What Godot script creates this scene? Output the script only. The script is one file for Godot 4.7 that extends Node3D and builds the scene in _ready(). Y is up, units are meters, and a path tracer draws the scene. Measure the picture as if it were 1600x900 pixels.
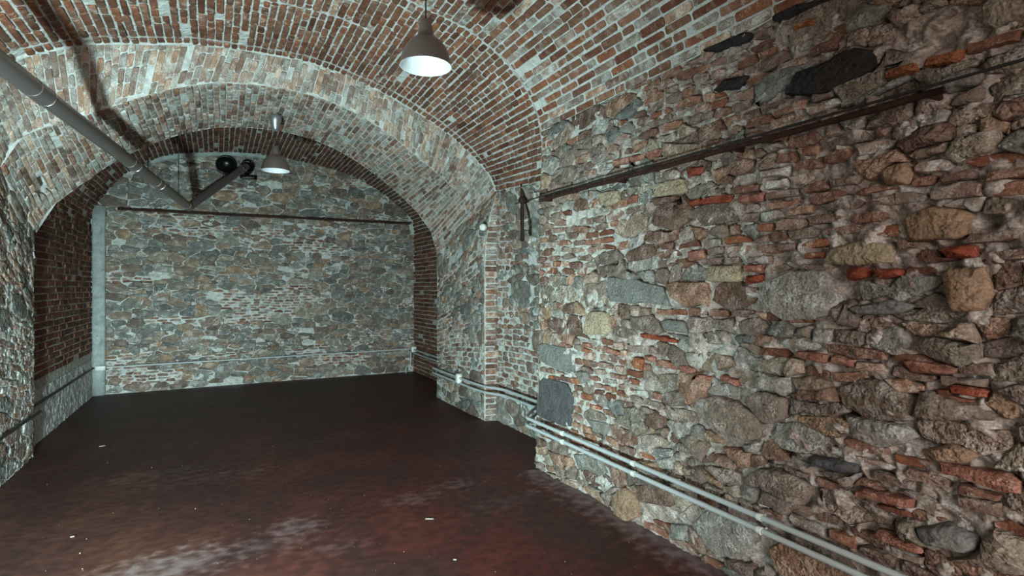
extends Node3D
# A brick-vaulted cellar. Plan units: multiples of the eye height H; X to the right of the eye, h above the eye, d away along the room's axis.
const H := 1.55
const FOCAL := 850.0
const YAW := 28.3
const SKEW := 0.187            # the cross joints of the vault run slightly askew
const INSIDE := Vector3(0.7, 1.7, -4.0)

var rng := RandomNumberGenerator.new()
var eye_basis: Basis
var noise_big := FastNoiseLite.new()
var noise_mid := FastNoiseLite.new()
var noise_fine := FastNoiseLite.new()
var noise_patch := FastNoiseLite.new()
var noise_ridge := FastNoiseLite.new()
var M := {}
var brick_mats: Array = []
var brown_mats: Array = []
var limed_mats: Array = []
var stone_mats: Array = []
var near_mats: Array = []
var dull_mats: Array = []
var pale_mats: Array = []
var portal := PackedVector2Array()

# ------------------------------------------------------------------ geometry of a lofted surface
class Patch:
	var rows: Array = []
	var at := PackedFloat32Array()
	var la := 0.0
	var lb := 0.0
	var n := 0
	var flip := 1.0
	var swell := 0.012
	var crag := 0.0                  # how much rougher it gets towards the viewer
	var holes: Array = []            # [place, radius, depth]
	var noise: FastNoiseLite
	func rugged(p: Vector3) -> float:
		return 1.0 + crag * smoothstep(-3.6, -1.2, p.z)
	func hollow(p: Vector3) -> float:
		var h := 0.0
		for c in holes:
			var f: float = p.distance_to(c[0]) / c[1]
			if f < 2.0:
				h += c[2] * exp(-f * f * f)
		return h
	func in_hole(p: Vector3) -> bool:
		for c in holes:
			if p.distance_to(c[0]) < c[1] * 0.85:
				return true
		return false
	func point(a: float, b: float) -> Vector3:
		var i := 0
		while i < at.size() - 2 and a > at[i + 1]:
			i += 1
		var f := (a - at[i]) / maxf(at[i + 1] - at[i], 1e-5)
		var t := clampf(b / lb, 0.0, 1.0) * (n - 1)
		var j := mini(int(t), n - 2)
		var g := t - j
		var r0: PackedVector3Array = rows[i]
		var r1: PackedVector3Array = rows[i + 1]
		return r0[j].lerp(r0[j + 1], g).lerp(r1[j].lerp(r1[j + 1], g), f)
	func normal(a: float, b: float) -> Vector3:
		var a0 := clampf(a, 0.02, la - 0.02)
		var b0 := clampf(b, 0.02, lb - 0.02)
		var u := point(a0 + 0.02, b0) - point(a0 - 0.02, b0)
		var v := point(a0, b0 + 0.02) - point(a0, b0 - 0.02)
		return u.cross(v).normalized() * flip
	func at_height(a: float, b: float, h: float, nrm: Vector3) -> Vector3:
		var p := point(a, b)
		return p + nrm * (h + swell * noise.get_noise_3dv(p))


func plan(x: float, h: float, d: float) -> Vector3:
	return Vector3(x * H, H + h * H, -d * H)


func askew(x: float, d: float) -> float:
	return d + SKEW * (x - 1.6)


# a profile through given (X, h) points, evenly spaced, as a curve in the askew plane (or a straight one) at depth d
func curve(pts: Array, d: float, slanted := true, count := 64) -> PackedVector3Array:
	var c := Curve3D.new()
	for i in pts.size():
		var p: Vector2 = pts[i]
		var before: Vector2 = pts[maxi(i - 1, 0)]
		var after: Vector2 = pts[mini(i + 1, pts.size() - 1)]
		var tan2: Vector2 = (after - before).normalized()
		var l_in: float = (p - before).length() * 0.33
		var l_out: float = (after - p).length() * 0.33
		if pts.size() < 5:
			l_in = 0.0
			l_out = 0.0
		var q := plan(p.x, p.y, askew(p.x, d) if slanted else d)
		var tin := Vector3(tan2.x * H, tan2.y * H, -(SKEW * tan2.x * H if slanted else 0.0))
		c.add_point(q, -tin * l_in, tin * l_out)
	c.bake_interval = 0.01
	var total := c.get_baked_length()
	var out := PackedVector3Array()
	for i in count:
		out.append(c.sample_baked(total * i / (count - 1)))
	return out


func loft(curves: Array, swell: float, toward := INSIDE) -> Patch:
	var s := Patch.new()
	s.rows = curves
	s.n = curves[0].size()
	s.noise = noise_big
	s.swell = swell
	var along := 0.0
	s.at.append(0.0)
	for i in range(1, curves.size()):
		var sum := 0.0
		for j in s.n:
			sum += curves[i][j].distance_to(curves[i - 1][j])
		along += sum / s.n
		s.at.append(along)
	s.la = along
	var total := 0.0
	for c in curves:
		for j in range(1, s.n):
			total += c[j].distance_to(c[j - 1])
	s.lb = total / curves.size()
	var mid := s.point(s.la / 2, s.lb / 2)
	if s.normal(s.la / 2, s.lb / 2).dot(toward - mid) < 0:
		s.flip = -1.0
	return s


# ------------------------------------------------------------------ nodes
func tag(o: Node3D, label := "", category := "", group := "", kind := "") -> Node3D:
	for pair in [["label", label], ["category", category], ["group", group], ["kind", kind]]:
		if pair[1] != "":
			o.set_meta(pair[0], pair[1])
	return o


func thing(called: String, at: Vector3) -> Node3D:
	var o := Node3D.new()
	o.name = called
	o.position = at
	add_child(o, true)
	return o


func mesh_node(called: String, m: Mesh, mat: Material, parent: Node, at := Vector3.ZERO) -> MeshInstance3D:
	var o := MeshInstance3D.new()
	o.name = called
	o.mesh = m
	if mat:
		o.material_override = mat
	o.position = at
	parent.add_child(o, true)
	return o


func array_mesh(v: PackedVector3Array, nrm: PackedVector3Array, idx: PackedInt32Array, mat: Material, into: ArrayMesh = null, uv := PackedVector2Array()) -> ArrayMesh:
	var m := into if into else ArrayMesh.new()
	var arr := []
	arr.resize(Mesh.ARRAY_MAX)
	arr[Mesh.ARRAY_VERTEX] = v
	arr[Mesh.ARRAY_NORMAL] = nrm
	arr[Mesh.ARRAY_INDEX] = idx
	if uv.size():
		arr[Mesh.ARRAY_TEX_UV] = uv
	m.add_surface_from_arrays(Mesh.PRIMITIVE_TRIANGLES, arr)
	if mat:
		m.surface_set_material(m.get_surface_count() - 1, mat)
	return m


# the bed of mortar: a finely lumpy skin with a plain thick back
func bed(called: String, s: Patch, cell: float, lump: float, mat: Material, thick := 0.22, ridge := 0.0, mat2: Material = null, beyond := 0.0) -> MeshInstance3D:
	var na := maxi(2, int(s.la / cell))
	var nb := maxi(2, int(s.lb / cell))
	var v := PackedVector3Array()
	var nn := PackedVector3Array()
	v.resize((na + 1) * (nb + 1))
	for i in na + 1:
		var a := s.la * i / na
		for j in nb + 1:
			var b := s.lb * j / nb
			var p := s.point(a, b)
			var q := p + s.normal(a, b) * (s.swell * noise_big.get_noise_3dv(p) + lump * s.rugged(p) * (noise_mid.get_noise_3dv(p) + 0.6 * noise_fine.get_noise_3dv(p)) + ridge * s.rugged(p) * (absf(noise_ridge.get_noise_3dv(p)) - 0.28) - s.hollow(p))
			v[i * (nb + 1) + j] = q
	nn.resize(v.size())
	for i in na + 1:
		for j in nb + 1:
			var u := v[mini(i + 1, na) * (nb + 1) + j] - v[maxi(i - 1, 0) * (nb + 1) + j]
			var w := v[i * (nb + 1) + mini(j + 1, nb)] - v[i * (nb + 1) + maxi(j - 1, 0)]
			nn[i * (nb + 1) + j] = u.cross(w).normalized() * s.flip
	var idx := PackedInt32Array()
	var idx2 := PackedInt32Array()
	for i in na:
		for j in nb:
			var k := i * (nb + 1) + j
			if mat2 and v[k].z + 1.6 * noise_big.get_noise_3dv(v[k]) + 0.7 * noise_mid.get_noise_3dv(v[k]) < -beyond:
				quad(idx2, k, k + nb + 1, k + nb + 2, k + 1, s.flip > 0)
			else:
				quad(idx, k, k + nb + 1, k + nb + 2, k + 1, s.flip > 0)
	var m := array_mesh(v, nn, idx, mat)
	if idx2.size():
		array_mesh(v, nn, idx2, mat2, m)
	if thick > 0.0:
		var st := SurfaceTool.new()
		st.begin(Mesh.PRIMITIVE_TRIANGLES)
		var ca := 8
		var cb := 16
		for i in ca:
			for j in cb:
				var q: Array = []
				for c in [[i, j], [i + 1, j], [i + 1, j + 1], [i, j + 1]]:
					var a: float = s.la * c[0] / ca
					var b: float = s.lb * c[1] / cb
					q.append(s.point(a, b) - s.normal(a, b) * thick)
				tri4(st, q, s.flip < 0)
		for side in 4:
			var steps := ca if side < 2 else cb
			for i in steps:
				var q: Array = []
				for c in [[i, 0], [i + 1, 0], [i + 1, 1], [i, 1]]:
					var f: float = float(c[0]) / steps
					var a: float = s.la * f if side < 2 else s.la * (side - 2)
					var b: float = s.lb * f if side >= 2 else s.lb * side
					q.append(s.point(a, b) - s.normal(a, b) * thick * c[1])
				tri4(st, q, (side == 0 or side == 3) != (s.flip < 0))
		st.generate_normals()
		st.set_material(mat)
		st.commit(m)
	var o := mesh_node(called, m, null, self)
	o.set_meta("kind", "structure")
	return o


func quad(idx: PackedInt32Array, a: int, b: int, c: int, d: int, rev: bool) -> void:
	for k in ([a, c, b, a, d, c] if rev else [a, b, c, a, c, d]):
		idx.append(k)


func tri4(st: SurfaceTool, q: Array, rev: bool) -> void:
	for k in ([0, 2, 1, 0, 3, 2] if rev else [0, 1, 2, 0, 2, 3]):
		st.add_vertex(q[k])


# ------------------------------------------------------------------ pieces of masonry
# One stone or brick from an outline in the (a, b) plane of a patch: sides rooted in the mortar, worn edge, uneven face.
func piece(s: Patch, poly: PackedVector2Array, lift: float, bevel: float, rough: float, rings: int, smooth: bool) -> Dictionary:
	var n := poly.size()
	var c := Vector2.ZERO
	for p in poly:
		c += p
	c /= n
	var nrm := s.normal(c.x, c.y)
	var v := PackedVector3Array()
	if s.crag > 0.0:
		var k := s.rugged(s.point(c.x, c.y))
		lift *= 0.4 + 0.6 * k
		rough *= k
	var tilt := Vector2(rng.randfn(0, rough), rng.randfn(0, rough))
	var levels := [[0.0, -0.035], [0.0, lift * 0.45]]
	levels.append([1.0, lift])
	if rings > 1:
		levels.append([2.0, lift * 1.12])
	for l in levels:
		for p in poly:
			var q := p
			var to: Vector2 = c - p
			var len := maxf(to.length(), 0.001)
			if l[0] == 1.0:
				q = p + to * minf(0.45, bevel / len)
			elif l[0] == 2.0:
				q = p + to * rng.randf_range(0.45, 0.6)
			var h: float = l[1]
			if h > 0.0:
				h += rng.randfn(0, rough) * 0.35 + tilt.dot((q - c) / 0.15) * 0.25
			v.append(s.at_height(q.x, q.y, h, nrm))
	v.append(s.at_height(c.x, c.y, lift * 1.15 + rng.randfn(0, rough) * 0.4, nrm))
	var idx := PackedInt32Array()
	var top := (levels.size() - 1) * n
	var area := 0.0
	for i in n:
		area += poly[i].cross(poly[(i + 1) % n])
	var rev := (area > 0) != (s.flip < 0)
	for l in levels.size() - 1:
		for i in n:
			quad(idx, l * n + i, l * n + (i + 1) % n, (l + 1) * n + (i + 1) % n, (l + 1) * n + i, rev)
	for i in n:
		for k in ([top + i, v.size() - 1, top + (i + 1) % n] if rev else [top + i, top + (i + 1) % n, v.size() - 1]):
			idx.append(k)
	var centre := s.at_height(c.x, c.y, 0.0, nrm)
	var reach := 0.0
	for p in poly:
		reach = maxf(reach, p.distance_to(c))
	var nn := PackedVector3Array()
	if smooth:
		nn.resize(v.size())
		for t in range(0, idx.size(), 3):
			var fn := -(v[idx[t + 1]] - v[idx[t]]).cross(v[idx[t + 2]] - v[idx[t]])
			for k in 3:
				nn[idx[t + k]] += fn
		for i in nn.size():
			nn[i] = nn[i].normalized()
	else:
		var v2 := PackedVector3Array()
		for t in range(0, idx.size(), 3):
			var fn := -(v[idx[t + 1]] - v[idx[t]]).cross(v[idx[t + 2]] - v[idx[t]]).normalized()
			for k in 3:
				v2.append(v[idx[t + k]])
				nn.append(fn)
		v = v2
		idx = PackedInt32Array(range(v.size()))
	return {"v": v, "n": nn, "i": idx, "c": centre, "normal": nrm, "r": reach}


func look(p: Vector3) -> Vector3:      # (x, y in the 1600 x 900 picture, distance along the view)
	var q := (p - Vector3(0, H, 0)) * eye_basis
	return Vector3(800 - FOCAL * q.x / q.z, 450 + FOCAL * q.y / q.z, -q.z)


func in_sight(p: Dictionary) -> float:
	var e := look(p.c)
	if e.z < 0.3 or e.x < -25 or e.x > 1625 or e.y < -20 or e.y > 920:
		return 0.0
	var away: Vector3 = Vector3(0, H, 0) - p.c
	var facing := away.normalized().dot(p.normal)
	if facing < 0.03:
		return 0.0
	var x: float = p.c.x / H
	var d: float = -p.c.z / H
	if d > askew(x, 4.72):               # beyond the end of the low vault: only through its arch
		var lo := 0.0
		var hi := 1.0
		for k in 20:
			var f := (lo + hi) / 2
			if d * f > askew(x * f, 4.67):
				hi = f
			else:
				lo = f
		if not Geometry2D.is_point_in_polygon(Vector2(x * lo, (p.c.y / H - 1) * lo), portal):
			return 0.0
	return 2.0 * FOCAL * p.r / e.z * sqrt(maxf(facing, 0.1))


# hands the pieces over to their wall: the largest in view one by one, the rest joined
func lay(parent: Node3D, pieces: Array, called: String, most := 300) -> void:
	var seen := []
	var rest := {}
	for p in pieces:
		p.size = in_sight(p)
	pieces.sort_custom(func(x, y): return x.size > y.size)
	var count := 0
	for p in pieces:
		if count < most and p.size > 8.0:
			var v: PackedVector3Array = p.v
			for k in v.size():
				v[k] -= p.c
			var o := mesh_node(called if count == 0 else "%s_%03d" % [called, count], array_mesh(v, p.n, p.i, p.m), null, parent, p.c)
			o.cast_shadow = GeometryInstance3D.SHADOW_CASTING_SETTING_ON
			count += 1
		else:
			if not rest.has(p.m):
				rest[p.m] = [PackedVector3Array(), PackedVector3Array(), PackedInt32Array()]
			var r: Array = rest[p.m]
			var first: int = r[0].size()
			r[0].append_array(p.v)
			r[1].append_array(p.n)
			for k in p.i:
				r[2].append(k + first)
	if rest.size():
		var m := ArrayMesh.new()
		for mat in rest:
			array_mesh(rest[mat][0], rest[mat][1], rest[mat][2], mat, m)
		var o := mesh_node("%ss" % called, m, null, parent)
		o.set_meta("kind", "stuff")


func pick(mats: Array) -> Material:
	return mats[rng.randi() % mats.size()]


func brick_outline(a0: float, a1: float, b0: float, b1: float, jit: float) -> PackedVector2Array:
	var out := PackedVector2Array()
	var cut := minf(0.012, (b1 - b0) * 0.25)
	for c in [[a0, b0, 1, 1], [a1, b0, -1, 1], [a1, b1, -1, -1], [a0, b1, 1, -1]]:
		var p := Vector2(c[0] + rng.randfn(0, jit), c[1] + rng.randfn(0, jit * 0.6))
		var e := Vector2(c[2] * cut * rng.randf_range(0.3, 1.4), 0)
		var f := Vector2(0, c[3] * cut * rng.randf_range(0.3, 1.2))
		if c[2] * c[3] > 0:
			out.append(p + f)
			out.append(p + e)
		else:
			out.append(p + e)
			out.append(p + f)
	return out


# courses of brick that run along a; joints: depths at which a joint goes right across
func brick_courses(s: Patch, a_from: float, a_to: float, pitch: float, headers: float, joints: Array, mats: Array, gap := 0.014, skip := 0.02, b_from := 0.0, b_to := -1.0, lift := 0.011, jog := 0.2) -> Array:
	var out := []
	var top := s.lb if b_to < 0 else b_to
	a_to = minf(a_to, s.la)
	var rows := int((top - b_from) / pitch)
	var step := (top - b_from) / rows
	for r in rows:
		var b0 := b_from + r * step
		var f := maxf(s.point(s.la, b0 + step / 2).distance_to(s.point(0, b0 + step / 2)) / s.la, 0.3)
		var a := a_from - rng.randf() * jog / f
		while a < a_to:
			var l := (0.118 if rng.randf() < headers else rng.randf_range(0.21, 0.26)) / f
			var e := a + l
			for j in joints:
				if a < j and e > j - 0.05:
					e = j
				if absf(a - j) < 0.001:
					a += 0.022
					e = maxf(e, a + 0.11)
			if e - a < 0.05:
				a = e
				continue
			var a1 := minf(e, a_to)
			var a0 := maxf(a, a_from)
			if (a1 - a0) * f > 0.035 and rng.randf() > skip and not (s.holes.size() and s.in_hole(s.point((a0 + a1) / 2, b0 + step / 2))):
				var wob := 0.006 * noise_patch.get_noise_2d(a * 300.0, r * 900.0)
				var g := gap * rng.randf_range(0.75, 1.3)
				var p := piece(s, brick_outline(a0 + g / 2 / f, a1 - g / 2 / f, b0 + g / 2 + wob, b0 + step - g / 2 + wob, 0.003), rng.randf_range(0.4, 1.5) * lift, 0.007, 0.003, 1, false)
				p.m = pick(mats)
				out.append(p)
			a = e
	return out


# coursed rubble with runs of brick: outlines from a weighted, flattened Voronoi division
func rubble(s: Patch, size: float, brickness: float, fixed: Array, mats: Array, bmats: Array, lift := 0.02, within := PackedVector2Array()) -> Array:
	var sites := []           # [position, weight radius, is brick, width, height]
	var b := -0.05
	while b < s.lb + 0.05:
		var layers: int = [1, 1, 2, 2, 3][rng.randi() % 5]
		var rh := layers * 0.066 * size + rng.randf_range(0.0, 0.015)
		var a := -0.1 - rng.randf() * 0.2
		while a < s.la + 0.15:
			var run := rng.randf_range(0.25, 0.9)
			if noise_patch.get_noise_2d(a * 60 + 500 * s.flip, b * 130) * 0.9 + rng.randf() * 0.5 + 0.25 < brickness + (0.3 * smoothstep(1.9, 2.5, b) * smoothstep(2.5, 4.0, a) if s.crag > 0.0 else 0.0):
				for k in layers:
					var x := a - rng.randf() * 0.1
					while x < a + run:
						var w := rng.randf_range(0.1, 0.25)
						sites.append([Vector2(x + w / 2, b + (k + 0.5) * rh / layers), 0.05, true, w, rh / layers])
						x += w
				a += run
			else:
				var w := rh * rng.randf_range(1.0, 3.4)
				if layers > 1 and rng.randf() < 0.35:
					var f := rng.randf_range(0.3, 0.7)
					sites.append([Vector2(a + w * 0.45, b + rh * f / 2), w * 0.3, false, w, rh * f])
					sites.append([Vector2(a + w * 0.55, b + rh * (1 + f) / 2), w * 0.3, false, w, rh * (1 - f)])
				else:
					sites.append([Vector2(a + w / 2, b + rh * rng.randf_range(0.3, 0.7)), w * 0.45, false, w, rh])
				a += w
		b += rh
	for q in sites:
		q[0].y += 0.035 * noise_patch.get_noise_2d(q[0].x * 90, q[0].y * 60)
	var kept := []
	for q in sites:
		var free := true
		for f in fixed:
			if f.hit and Geometry2D.is_point_in_polygon(q[0], f.zone):
				free = false
				break
		if free:
			kept.append(q)
	sites = kept
	var out := []
	for f in fixed:
		var p := piece(s, smooth_outline(f.poly, 9, 0.14, 0.6) if f.kind != 1 else smooth_outline(f.poly, 8, 0.15), lift * f.lift, 0.014, 0.008, 2 if f.kind != 1 else 1, f.kind != 1)
		p.m = f.m
		p.brick = f.kind == 1
		out.append(p)
	var frame := PackedVector2Array([Vector2(0.003, 0.003), Vector2(s.la - 0.003, 0.003), Vector2(s.la - 0.003, s.lb - 0.003), Vector2(0.003, s.lb - 0.003)])
	var buckets := {}
	var wide := 1.85
	for i in sites.size():
		var key := Vector2i((sites[i][0] / 0.3).floor())
		if not buckets.has(key):
			buckets[key] = []
		buckets[key].append(i)
	for i in sites.size():
		var q: Vector2 = sites[i][0]
		if q.x < -0.12 or q.x > s.la + 0.12 or q.y < -0.1 or q.y > s.lb + 0.1:
			continue
		if s.holes.size() and s.in_hole(s.point(q.x, q.y)):
			continue
		if within.size() and not Geometry2D.is_point_in_polygon(q, within):
			continue
		var cell := PackedVector2Array([Vector2(-0.2, -0.13), Vector2(0.2, -0.13), Vector2(0.2, 0.13), Vector2(-0.2, 0.13)])
		var key := Vector2i((q / 0.3).floor())
		for dx in range(-2, 3):
			for dy in range(-1, 2):
				for j in buckets.get(key + Vector2i(dx, dy), []):
					if j == i:
						continue
					var t: Vector2 = sites[j][0] - q
					t.y *= wide
					var len := t.length()
					if len < 0.01:
						continue
					var cutoff: float = clampf((len * len + sites[i][1] * sites[i][1] - sites[j][1] * sites[j][1]) / (2 * len), 0.15 * len, 0.85 * len)
					cell = clip(cell, Vector2(t.x, t.y * wide) / len, cutoff)
		var poly := PackedVector2Array()
		for c in cell:
			poly.append(c + q)
		var brick: bool = sites[i][2]
		var joint := rng.randf_range(-0.004, 0.003)
		if brick:
			var w: float = sites[i][3] / 2 - 0.006
			var h: float = sites[i][4] / 2 - 0.006
			var box := brick_outline(q.x - w, q.x + w, q.y - h, q.y + h, 0.005)
			var cut := Geometry2D.intersect_polygons(poly, box)
			if cut.is_empty():
				continue
			poly = cut[0]
		var inset := Geometry2D.offset_polygon(poly, -joint)
		if inset.is_empty():      # too small
			continue
		poly = inset[0]
		if q.x < 0.25 or q.y < 0.2 or q.x > s.la - 0.25 or q.y > s.lb - 0.2:
			var inside := Geometry2D.intersect_polygons(poly, frame)
			if inside.is_empty():
				continue
			poly = inside[0]
		for f in fixed:
			if f.centre.distance_to(q) < 0.7:
				var rest := Geometry2D.clip_polygons(poly, f.zone)
				poly = PackedVector2Array()
				for r in rest:
					if r.size() > poly.size():
						poly = r
		var area := 0.0
		for k in poly.size():
			area += poly[k].cross(poly[(k + 1) % poly.size()]) / 2
		if poly.size() < 3 or absf(area) < 0.0012:
			continue
		if rng.randf() < 0.025:
			continue                      # lost, filled with mortar
		var p: Dictionary
		if brick:
			p = piece(s, smooth_outline(poly, 8, 0.12), lift * rng.randf_range(0.1, 0.9), 0.008, 0.005, 1, false)
			p.m = pick(bmats)
		else:
			p = piece(s, smooth_outline(poly, 9, 0.17, 1.6 if s.crag > 0.0 else 1.0), lift * rng.randf_range(0.0, 1.4), 0.012, 0.009, 2 if absf(area) > 0.006 else 1, true)
			p.m = pick(mats)
		p.brick = brick
		out.append(p)
	return out


func clip(poly: PackedVector2Array, n: Vector2, c: float) -> PackedVector2Array:
	var out := PackedVector2Array()
	for i in poly.size():
		var p := poly[i]
		var q := poly[(i + 1) % poly.size()]
		var dp := n.dot(p) - c
		var dq := n.dot(q) - c
		if dp <= 0:
			out.append(p)
		if (dp < 0 and dq > 0) or (dp > 0 and dq < 0):
			out.append(p.lerp(q, dp / (dp - dq)))
	return out


# corners cut, outline roughened and brought down to a few points
func smooth_outline(poly: PackedVector2Array, most: int, cut := 0.26, ragged := 1.0) -> PackedVector2Array:
	var out := PackedVector2Array()
	var n := poly.size()
	var size := 0.0
	for i in n:
		size += poly[i].distance_to(poly[(i + 1) % n])
	for i in n:
		var p := poly[i]
		var q := poly[(i + 1) % n]
		out.append(p.lerp(q, cut))
		out.append(q.lerp(p, cut))
	while out.size() > most:
		var least := 1e9
		var which := 0
		for i in out.size():
			var l := out[i].distance_to(out[(i + 1) % out.size()])
			if l < least:
				least = l
				which = i
		var nxt := (which + 1) % out.size()
		out[which] = (out[which] + out[nxt]) / 2
		out.remove_at(nxt)
	for i in out.size():
		out[i] += ragged * Vector2(rng.randfn(0, 1), rng.randfn(0, 1)) * size * 0.011
	return out


func lay_rubble(wall: Node3D, pieces: Array, most := 300) -> void:
	lay(wall, pieces.filter(func(p): return not p.brick), "stone", most)
	lay(wall, pieces.filter(func(p): return p.brick), "brick", most)


# ------------------------------------------------------------------ materials
func grey_noise(side: int, freq: float, sd: int, octaves := 4, kind := FastNoiseLite.TYPE_SIMPLEX_SMOOTH) -> PackedByteArray:
	var f := FastNoiseLite.new()
	f.seed = sd
	f.noise_type = kind
	f.frequency = freq
	f.fractal_octaves = octaves
	var im := f.get_seamless_image(side, side, false, false, 0.15, true)
	im.convert(Image.FORMAT_L8)
	return im.get_data()


# colour texture: two tones blended by coarse noise, speckled by fine noise, and a third (lime) laid on where the patch noise is high
func tones(side: int, a: Color, b: Color, lime: Color, lime_from: float, lime_to: float, sd: int, speck := 0.25, coarse := 0.012) -> ImageTexture:
	var n1 := grey_noise(side, coarse, sd)
	var n2 := grey_noise(side, 0.09, sd + 1, 3)
	var n3 := grey_noise(side, 0.010, sd + 2, 6)
	var out := PackedByteArray()
	out.resize(side * side * 3)
	for i in side * side:
		var f := n2[i] / 255.0 - 0.5
		var c := a.lerp(b, clampf(n1[i] / 255.0 * 1.3 - 0.15, 0, 1))
		var k := smoothstep(lime_from, lime_to, n3[i] / 255.0 + f * 0.25)
		c = c.lerp(lime, k * lime.a)
		var l := 1.0 + f * 2.0 * speck
		out[i * 3] = clampi(int(c.r * l * 255), 0, 255)
		out[i * 3 + 1] = clampi(int(c.g * l * 255), 0, 255)
		out[i * 3 + 2] = clampi(int(c.b * l * 255), 0, 255)
	return ImageTexture.create_from_image(Image.create_from_data(side, side, false, Image.FORMAT_RGB8, out))


func relief_texture(side: int, sd: int) -> ImageTexture:
	var n1 := grey_noise(side, 0.025, sd, 6)
	var n2 := grey_noise(side, 0.06, sd + 1, 3, FastNoiseLite.TYPE_CELLULAR)
	var out := PackedByteArray()
	out.resize(side * side)
	for i in side * side:
		out[i] = int(n1[i] * 0.65 + n2[i] * 0.35)
	return ImageTexture.create_from_image(Image.create_from_data(side, side, false, Image.FORMAT_L8, out))


var relief: ImageTexture

func masonry(called: String, t: Texture2D, tint: Color, metres: float, depth: float, offset := Vector3.ZERO, rough := 0.92) -> StandardMaterial3D:
	var m := StandardMaterial3D.new()
	m.resource_name = called
	m.albedo_color = tint
	m.albedo_texture = t
	m.roughness = rough
	m.metallic_specular = 0.25
	m.uv1_triplanar = true
	m.uv1_world_triplanar = true
	m.uv1_scale = Vector3.ONE / metres
	m.uv1_offset = offset
	if depth > 0:
		m.heightmap_enabled = true
		m.heightmap_texture = relief
		m.heightmap_scale = depth
	return m


func plain(called: String, c: Color, rough := 0.6, metal := 0.0) -> StandardMaterial3D:
	var m := StandardMaterial3D.new()
	m.resource_name = called
	m.albedo_color = c
	m.roughness = rough
	m.metallic = metal
	return m


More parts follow.
